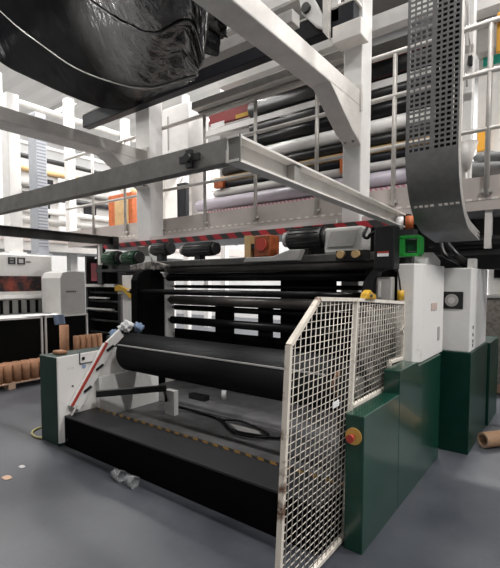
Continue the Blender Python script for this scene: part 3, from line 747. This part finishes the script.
b.build('grille_bars', MATTE, cm)
MB().box(-9.1, -8.4, 2.0, 4.2, 0, .9).build('machine_base', GREY, cm)
# cardboard tubes
pl = thing('pallet', 'pale wooden pallet under the row of short cardboard tubes', 'pallet', (-6.8, 3.1, 0))
for x in (-6.98, -6.83, -6.68): MB().box(x - .055, x + .055, 2.1, 3.6, .075, .095).build('top_board', CARDIN, pl)
for y in (2.2, 2.85, 3.5): MB().box(-7.03, -6.63, y - .05, y + .05, 0, .075).build('bearer', CARDIN, pl)
def ctube(x, y, z0, h, r, label, group=None, src=None):
    if src is None:
        t = thing('cardboard_tube', label, 'cardboard tube', (x, y, z0), group)
        MB().pipe((x, y, z0), (x, y, z0 + h), r, r*.8).build('tube_wall', CARD, t)
    else:
        t = copy_tree(src); t.location = (x, y, z0); t['label'] = label
    return t
t0 = None
for i in range(11):
    t = ctube(-6.70, 2.16 + i * .132, .0955, .27 + .012*((i*5) % 3), .064, 'short brown cardboard tube standing in the front row on the pallet', 'short tubes on the pallet', t0); t0 = t0 or t
t1 = None
for i in range(10):
    t = ctube(-6.86, 2.2 + i * .135, .0955, .27, .064, 'short brown cardboard tube standing in the back row on the pallet', 'short tubes in the back row', t1); t1 = t1 or t
ctube(-6.8, 3.78, 0, .875, .075, 'tall brown cardboard tube standing alone left of the tube bundle')
t2 = None
for i in range(5):
    t = ctube(-6.74, 3.96 + i * .11, 0, .68, .052, 'brown cardboard tube in the upright bundle behind the white pedestal', 'tube bundle behind the pedestal', t2); t2 = t2 or t
# red brown ledge on the green pedestal
tag(MB().box(-4.2, -4.08, 2.2, 2.3, .871, .905).build('brown_block', CARD, bevel=.012), 'small brown block lying on the corner of the green pedestal', 'block')

# dark rack between cowl and post
rk = thing('dark_rack', 'dark machine rack with thin rods and white parts behind the pedestal', 'rack', (-7.0, 5.2, 0))
xa, xb = at(90, 300, Y=5.2).x, at(124, 300, Y=5.2).x
MB().box(xa, xb, 5.3, 5.6, 0, 2.1).build('rear_plate', MATTE, rk)
for x in (xa + .03, xb - .03): MB().box(x - .03, x + .03, 5.1, 5.3, 0, 2.15).build('upright', DARKST, rk)
for z in (.55, .8, 1.0, 1.2, 1.38, 1.52): MB().cyl((xa, 5.18, z), (xb, 5.18, z), .022, 10).build('rod', DARKST, rk)
b = MB(); b.box(xa + .1, xb - .1, 5.05, 5.12, 1.50, 1.56); b.box(xa + .2, xb - .35, 5.05, 5.12, 1.26, 1.29); b.box(xa + .1, xb - .2, 5.05, 5.12, 1.03, 1.06); b.build('white_strip', PALE, rk)
MB().box(xa + .38, xa + .58, 5.0, 5.1, 1.62, 1.98).build('red_valve', mat('dull_red', (.28, .03, .045), .5), rk)
MB().box(xa + .60, xa + .75, 5.0, 5.1, 1.55, 2.3).build('hanging_block', BLACK, rk)
gm = motor('green motor unit beneath the hazard strip at left', -5.95, -5.62, 4.05, 1.97, .11, GMOT, 1.80)
g2 = motor('second green motor, right of the other one under the hazard strip', -5.45, -5.16, 4.05, 1.96, .10, GMOT, 1.80)
tag(MB().box(-6.1, -5.0, 3.95, 4.2, 1.76, 1.80).build('motor_shelf', DARKST), 'dark shelf plate carrying the two green motors', 'shelf')
tg = thing('lit_column_patch', 'white tapered patch painting the lit part of the left column under the walkway', 'plate', (-4.9, 4.2, 1.9))
MB().prism([(-5.3, 2.18), (-4.9, 2.18), (-4.95, 1.88), (-5.03, 1.86)], 'y', 4.27, 4.29).build('plate', WHITE, tg)  # white wedge draws the part of the column that is out of shadow
td = thing('tan_drive_base', 'tan base plate under the motors at left end of the rollers', 'plate', (-4.7, 4.1, 1.77))
MB().prism([(-4.95, 1.77), (-4.25, 1.77), (-4.2, 1.82), (-4.5, 1.88), (-4.95, 1.83)], 'y', 3.74, 3.83).build('plate', DIRT, td, bevel=.006)

# far left steelwork: second press line
def wpost(name, px0, px1, X, z0, z1, m, label, cat='column'):
    a, c = at(px0, 200, X=X).y, at(px1, 200, X=X).y
    t = thing(name, label, cat, (X - .1, (a+c)/2, z0))
    MB().box(X - .3, X, a, c, z0, z1).build('shaft', m, t, bevel=.01)
    MB().box(X - .36, X + .03, a - .05, c + .05, z0, z0 + .04).build('base_plate', m, t)
    return t
wpost('steel_column', 10, 22, -8.4, 2.13, 5.1, WHITE, 'white steel column at far left rising above the 80- cowl')
tr = wpost('perforated_duct', 37, 48, -8.4, 2.13, 4.9, BLUEG, 'blue grey perforated duct right of the far left white column', 'duct')
MB().box(-8.4, -8.394, at(38, 200, X=-8.4).y, at(47, 200, X=-8.4).y, 2.3, 4.8).build('perforated_face', stripes('duct_slots', (.50, .53, .58), (.27, .29, .33), 16, (0, 0, 1)), tr)

fp = thing('far_press', 'second white press line with rails and tubes in the left background', 'printing machine', (-9, 7, 0))
for z, m, r in ((3.1, GREY, .08), (3.35, WHITE, .07), (3.7, DARKST, .07), (3.95, GREY, .08), (4.3, TAN, .06), (4.6, DARKST, .06), (4.9, WHITE, .05), (5.4, WHITE, .06), (5.8, PALE, .08)):
    MB().cyl((-10.5, 1.5, z), (-10.5, 13, z), r, 12).build('crossbar', m, fp)
for y in (2.5, 4.2, 5.9, 7.6, 9.3, 11): MB().box(-10.4, -10.2, y, y + .18, 0, 6.2).build('upright', WHITE, fp)
for y in (4.9, 6.4, 8.2): MB().box(-10.7, -10.55, y, y + .9, 2.8, 4.4).build('panel', PALE, fp)
for y, z in ((5.2, 3.2), (5.3, 3.8), (6.5, 3.3), (6.6, 4.1)): MB().box(-10.55, -10.5, y, y + .35, z, z + .35).build('dark_panel', NAVY, fp)
MB().box(-11, -9.6, 1.5, 13, 2.3, 2.5).build('far_deck', PALE, fp)
MB().box(-9.62, -9.58, 1.5, 13, 2.5, 2.75).build('far_toe_board', TOE, fp)
f2 = thing('steelwork', 'white braced steelwork behind the railing at left of the column', 'steel frame', (-7.5, 8, 0))
for x in (-9.6, -8.2, -6.9): MB().box(x, x + .14, 7.9, 8.04, 0, 6.4).build('upright', WHITE, f2)
for z in (2.9, 3.6, 4.4, 5.2, 6.0): MB().box(-9.8, -6.2, 7.9, 7.98, z, z + .1).build('crossbar', WHITE, f2)
for (xa_, za, xb_, zb) in ((-9.5, 3.0, -8.2, 4.4), (-8.1, 5.2, -6.9, 4.4), (-9.5, 5.2, -8.2, 6.0)):
    MB().bar((xa_, 7.94, za), (xb_, 7.94, zb), .07, .07, (0, 1, 0)).build('brace', WHITE, f2)
for (x, z) in ((-9.3, 3.05), (-9.3, 3.75), (-7.9, 3.05)): MB().box(x, x + .7, 7.98, 8.02, z, z + .5).build('dark_panel', NAVY, f2)
oc = thing('orange_cabinet', 'bright orange machine cabinet on the upper level at left', 'cabinet', (-7.3, 5.7, 2.4))
a, c = at(108, 196, Y=5.6), at(132, 224, Y=5.6)
MB().box(a.x, c.x, 5.6, 6.0, 2.4, a.z).build('cabinet_body', ORANGE, oc, bevel=.02)
MB().box(a.x + .25, c.x - .1, 5.585, 5.6, 2.75, a.z - .12).build('recess', TAN, oc)
ob = MB().box(at(88,222,Y=5.1).x, at(97,222,Y=5.1).x, 5.0, 5.2, 2.401, 2.62).build('orange_bin', ORANGE, bevel=.02); tag(ob, 'small orange bin left of the tall orange cabinet upstairs', 'bin')
for (px, py, w_, h_, lbl) in ((102, 218, .26, .9, 'dark navy cabinet left of the orange cabinet upstairs'), (163, 222, .3, 1.15, 'dark navy cabinet right of the left column upstairs')):
    q = at(px, py, Y=5.5); nt_ = thing('navy_cabinet', lbl, 'cabinet', (q.x, 5.6, 2.4))
    MB().box(q.x - w_/2, q.x + w_/2, 5.95, 6.2, 2.4, 2.4 + h_).build('cabinet_body', NAVY, nt_, bevel=.01)
    MB().box(q.x - w_/2 + .04, q.x - w_/2 + .07, 5.935, 5.95, 2.7, 2.4 + h_ - .1).build('door_handle', PALE, nt_)

# ================================================================== RIGHT BACKGROUND
rc = thing('steel_column', 'white column directly right of the cable tray, upper floor', 'column', (-.84, 4.75, 2.4))
MB().box(-.93, -.845, 4.7, 4.8, 2.4, 6.0).build('shaft', WHITE, rc, bevel=.01)
MB().tube([(-.90, 4.69, 4.3), (-.89, 4.67, 4.0), (-.87, 4.66, 3.85), (-.90, 4.67, 3.65), (-.89, 4.67, 3.5)], .008, 6).build('wire', GREY, rc)
MB().box(-.885, -.85, 4.65, 4.70, 3.70, 3.78).build('socket', BLACK, rc)
rb = thing('roof_purlin', 'white overhead beam crossing behind the cable tray at upper right', 'steel beam', (0, 5.6, 4.2))
MB().box(-1.0, 1.5, 5.5, 5.7, at(488,12,Y=5.6).z, at(488,12,Y=5.6).z + .3).build('beam', WHITE, rb)
zA, zB = at(488,50,Y=5.7).z, at(488,12,Y=5.7).z
MB().box(-1.0, 1.5, 5.7, 5.9, zA, zB).build('grey_panel', GREY, rb)
MB().box(-1.0, 1.5, 5.9, 5.95, 2.4, zB).build('white_panel', WHITE, rb)
ts = MB().box(-.95, 1.0, 5.87, 5.9, at(488,61,Y=5.88).z-.05, at(488,61,Y=5.88).z+.05).build('teal_sign', TEAL); ts.parent = None
tag(ts, 'teal strip sign on the white wall panel at right edge', 'sign')
q = at(482, 140, Y=5.87)
tag(MB().box(q.x - .05, q.x + .08, 5.85, 5.9, q.z - .13, q.z + .13).build('amber_light', AMBER, bevel=.01), 'amber panel on the upper level right of the cable tray', 'panel')
q = at(499, 32, Y=4.6)
tag(MB().box(q.x - .02, q.x + .3, 4.595, 4.64, q.z - .18, q.z + .18).build('amber_board', AMBER, bevel=.01), 'amber board at the extreme right edge near the top', 'board')
for (px, py, rr, lbl) in ((482, 170, .16, 'larger grey sack lying behind the railing at right'), (490, 158, .11, 'smaller grey sack on top of the larger one')):
    q = at(px, py, Y=5.0)
    sk = MB(); sk.grid(lambda u, v, q=q, rr=rr: Vector((q.x, 5.0, q.z)) + Vector((math.cos(2*math.pi*u)*math.sin(math.pi*v)*rr*1.5, math.sin(2*math.pi*u)*math.sin(math.pi*v)*rr*.7, math.cos(math.pi*v)*rr*.6)) * (1 + .3*noise.noise(Vector((math.cos(6.283*u), math.sin(6.283*u), v*3)))), 24, 14)
    tag(sk.build('sack', BAGM), lbl, 'sack')
bxr = MB().box(-.72, .6, 4.85, 5.25, 2.401, at(480,178,Y=5.0).z - .06).build('crate', TOE, bevel=.01); tag(bxr, 'low beige crate under the grey sacks behind right railing', 'crate')
q = at(467, 158, Y=4.68)
fn_ = thing('beige_lamp_shade', 'beige cone shaped shade mounted beside the cable tray', 'lamp', (q.x, 4.66, q.z - .3))
MB().cyl((q.x, 4.66, q.z - .12), (q.x, 4.66, q.z + .14), .03, 20, .10).build('shade', CREAM, fn_)
MB().cyl((q.x, 4.66, q.z - .34), (q.x, 4.66, q.z - .12), .012, 8).build('stem', CREAM, fn_)
# below the walkway at right
ug = thing('underside_shade', 'dark panel put in for the shade beneath the walkway at right, with pipes', 'duct', (0, 4.9, 1.85))
MB().box(-3.2, 1.2, 5.3, 5.5, 1.74, 2.29).build('shade_panel', DARKST, ug)  # dark box stands in for the shade under the walkway
MB().cyl((-1.2, 4.66, 2.0), (1.2, 4.66, 2.0), .05, 14).build('pipe', BLACK, ug)
MB().cyl((-1.2, 4.7, 1.9), (1.2, 4.7, 1.9), .035, 14).build('pipe', DARKST, ug)
rw = thing('mottled_pallet_stack', 'tall beige mottled wrapped stack behind the slim cabinet at right edge', 'stack', (-.4, 7.3, 0))
MB().box(-1.25, .8, 7.0, 7.8, .12, 1.36).build('wrapped_load', MOTTLE, rw, bevel=.02)
MB().box(-1.25, .8, 7.0, 7.8, 0, .12).build('pallet_base', CARDIN, rw)
MB().box(-1.3, .85, 6.98, 7.82, 1.37, 1.41).build('white_lid', WHITE, rw)
rx = thing('white_machine_head', 'white machine head with dark window at right edge above the wrapped stack', 'machine', (-.4, 7.3, 1.411))
MB().box(-1.0, .8, 7.1, 7.8, 1.411, 1.95).build('head_body', WHITE, rx, bevel=.02)
MB().box(-.92, -.2, 7.08, 7.1, 1.66, 1.86).build('window', MATTE, rx)
q = at(440, 268, Y=4.6)
hb = thing('dark_hose_bundle', 'dark hoses above the gap between the two white cabinets', 'hose', (-.9, 4.7, 1.74))
b = MB()
for i in range(2): b.tube([interp([Vector(p) for p in ((-1.05 + .06*i, 4.5, 1.98), (-1.0 + .09*i, 4.45, 1.86 + .02*(i % 2)), (-.9 + .07*i, 4.5, 1.80), (-.85 + .06*i, 4.6, 1.745))], k/16) for k in range(17)], .022, 8)
b.build('hoses', BLACK, hb)
MB().box(-.80, -.74, 4.45, 4.6, 1.735, 1.82).build('clip', PALE, hb)

# ================================================================== FLOOR CLUTTER
ft = thing('fallen_tube', 'thick tan cardboard tube lying on the floor at right', 'cardboard tube', (-.5, 4.8, 0))
a = at(483, 440, Z=.075); d_ = Vector((.62, .78, 0)).normalized()
MB().pipe(a, a + d_ * .8, .075, .055, 28).build('tube_wall', mat('tan_card', (.55, .33, .20), .7, var=.25), ft)
MB().pipe(a - d_ * .004, a + d_ * .004, .073, .052, 28).build('tube_rim', CARDIN, ft)
for (px, py, lbl) in ((118, 480, 'clear crumpled plastic cup on its side by the black bed'), (131, 486, 'second clear plastic cup, right of the crumpled one')):
    q = at(px, py, Z=0); cu = thing('plastic_cup', lbl, 'cup', (q.x, q.y, 0))
    def cup(u, v, q=q):
        a = 2*math.pi*u; r = .032 + .012*v; n = 1 + .18*noise.noise(Vector((math.cos(a)*2, math.sin(a)*2, v*3 + q.x)))
        return Vector((q.x - .05 + .1*v, q.y + math.cos(a)*r*n, .045 + math.sin(a)*r*n))
    MB().grid(cup, 26, 8).build('cup_wall', CLEAR, cu, solid=.003)
    MB().tube([cup(i/26, 1) for i in range(26)], .003, 6, True).build('cup_rim', CLEAR, cu)
for (px, py, nm, m, w, lbl) in ((7, 478, 'cardboard_scrap', CARDIN, .05, 'tan cardboard scrap on the floor at far left'), (22, 467, 'paper_scrap', PALE, .035, 'pale paper scrap behind the tan scrap on floor'), (61, 441, 'paper_label', PAPER, .04, 'small white label on floor by the green pedestal')):
    q = at(px, py, Z=0)
    sc_ = MB(); sc_.grid(lambda u, v, q=q, w=w: Vector((q.x + w*(u - .5)*2*math.sqrt(max(.05, 1 - (v*1.6-.8)**2)), q.y + w*1.2*(v - .5), .003 + .006*abs(noise.noise(Vector((u*3, v*3, q.x)))))), 8, 8)
    tag(sc_.build(nm, m, solid=.002), lbl, 'scrap')
ys = [at(43, 427, Z=.012), at(36, 429, Z=.012), at(32, 433, Z=.012), at(36, 437, Z=.012), at(43, 438, Z=.012)]
yl = MB(); yl.tube([interp(ys, i/20) for i in range(21)], .011, 8)
tag(yl.build('yellow_hose', mat('pale_yellow', (.62, .55, .22), .5)), 'pale yellow hose loop on the floor behind the green pedestal', 'hose')

# ------------------------------------------------------------------ pieces of a part go under that part
def nest(root, parent_kind, *kids):
    st = lambda o: o.name.split('.')[0]
    P = [o for o in root.children if st(o) == parent_kind][0]
    for o in list(root.children):
        if o is not P and st(o) in kids: o.parent = P
for o in list(COL.objects):
    if o.parent or o.type != 'EMPTY': continue
    st = o.name.split('.')[0]
    for nm, pk, kids in (('switch_cabinet', 'instrument_panel', ('dial', 'dial_knob')), ('switch_cabinet', 'upper_body', ('vents',)),
        ('green_trunking', 'button_plate', ('stop_button',)), ('electrical_cabinet', 'cabinet_body', ('faint_sticker', 'scrape')),
        ('electric_motor', 'motor_body', ('cooling_fins', 'fan_cover')), ('unwind_stand', 'white_side_plate', ('access_outline', 'lock', 'blue_sticker', 'grease_marks')),
        ('unwind_stand', 'slanted_guide', ('red_edge', 'clamp_bracket')), ('unwind_stand', 'bed_body', ('tread_plate', 'hazard_edge', 'front_lip')),
        ('unwind_stand', 'lift_arm', ('piston_rod',)), ('walkway', 'edge_fascia', ('dashed_line',)), ('gearbox', 'gearbox_body', ('cover_plate', 'shaft_stub')),
        ('white_press_cowl', 'cowl_body', ('lettering', 'dark_window', 'window_sill')), ('white_press_cowl', 'lower_grille', ('grille_bars',)),
        ('black_control_box', 'box_body', ('sticker', 'red_stripe')), ('junction_box', 'box_body', ('latch',)), ('cable_tray', 'side_flange', ('flange_holes',)),
        ('portal_frame', 'roof_beam', ('end_plate', 'bolts')), ('film_roll', 'wound_film', ('pale_bar',)), ('grey_cabinet', 'cabinet_body', ('badge',)),
        ('valve_block', 'block_body', ('brass_fitting',)), ('navy_cabinet', 'cabinet_body', ('door_handle',)), ('wall_cabinet', 'cabinet_body', ('door_seam',)),
        ('white_machine_head', 'head_body', ('window',)), ('orange_cabinet', 'cabinet_body', ('recess',)), ('roll_lift_arm', 'arm_plate', ('bearing_cap', 'white_reflection', 'red_reflection'))):
        if st == nm: nest(o, pk, *kids)

# ================================================================== LIGHT + WORLD
w = bpy.data.worlds.new('world'); scn.world = w; w.use_nodes = True
bg = w.node_tree.nodes['Background']; bg.inputs['Color'].default_value = (.93, .97, 1, 1); bg.inputs['Strength'].default_value = .15
scn.view_settings.view_transform = 'Standard'; scn.view_settings.look = 'None'; scn.view_settings.gamma = 1; scn.view_settings.use_curve_mapping = False
scn.view_settings.exposure = .25
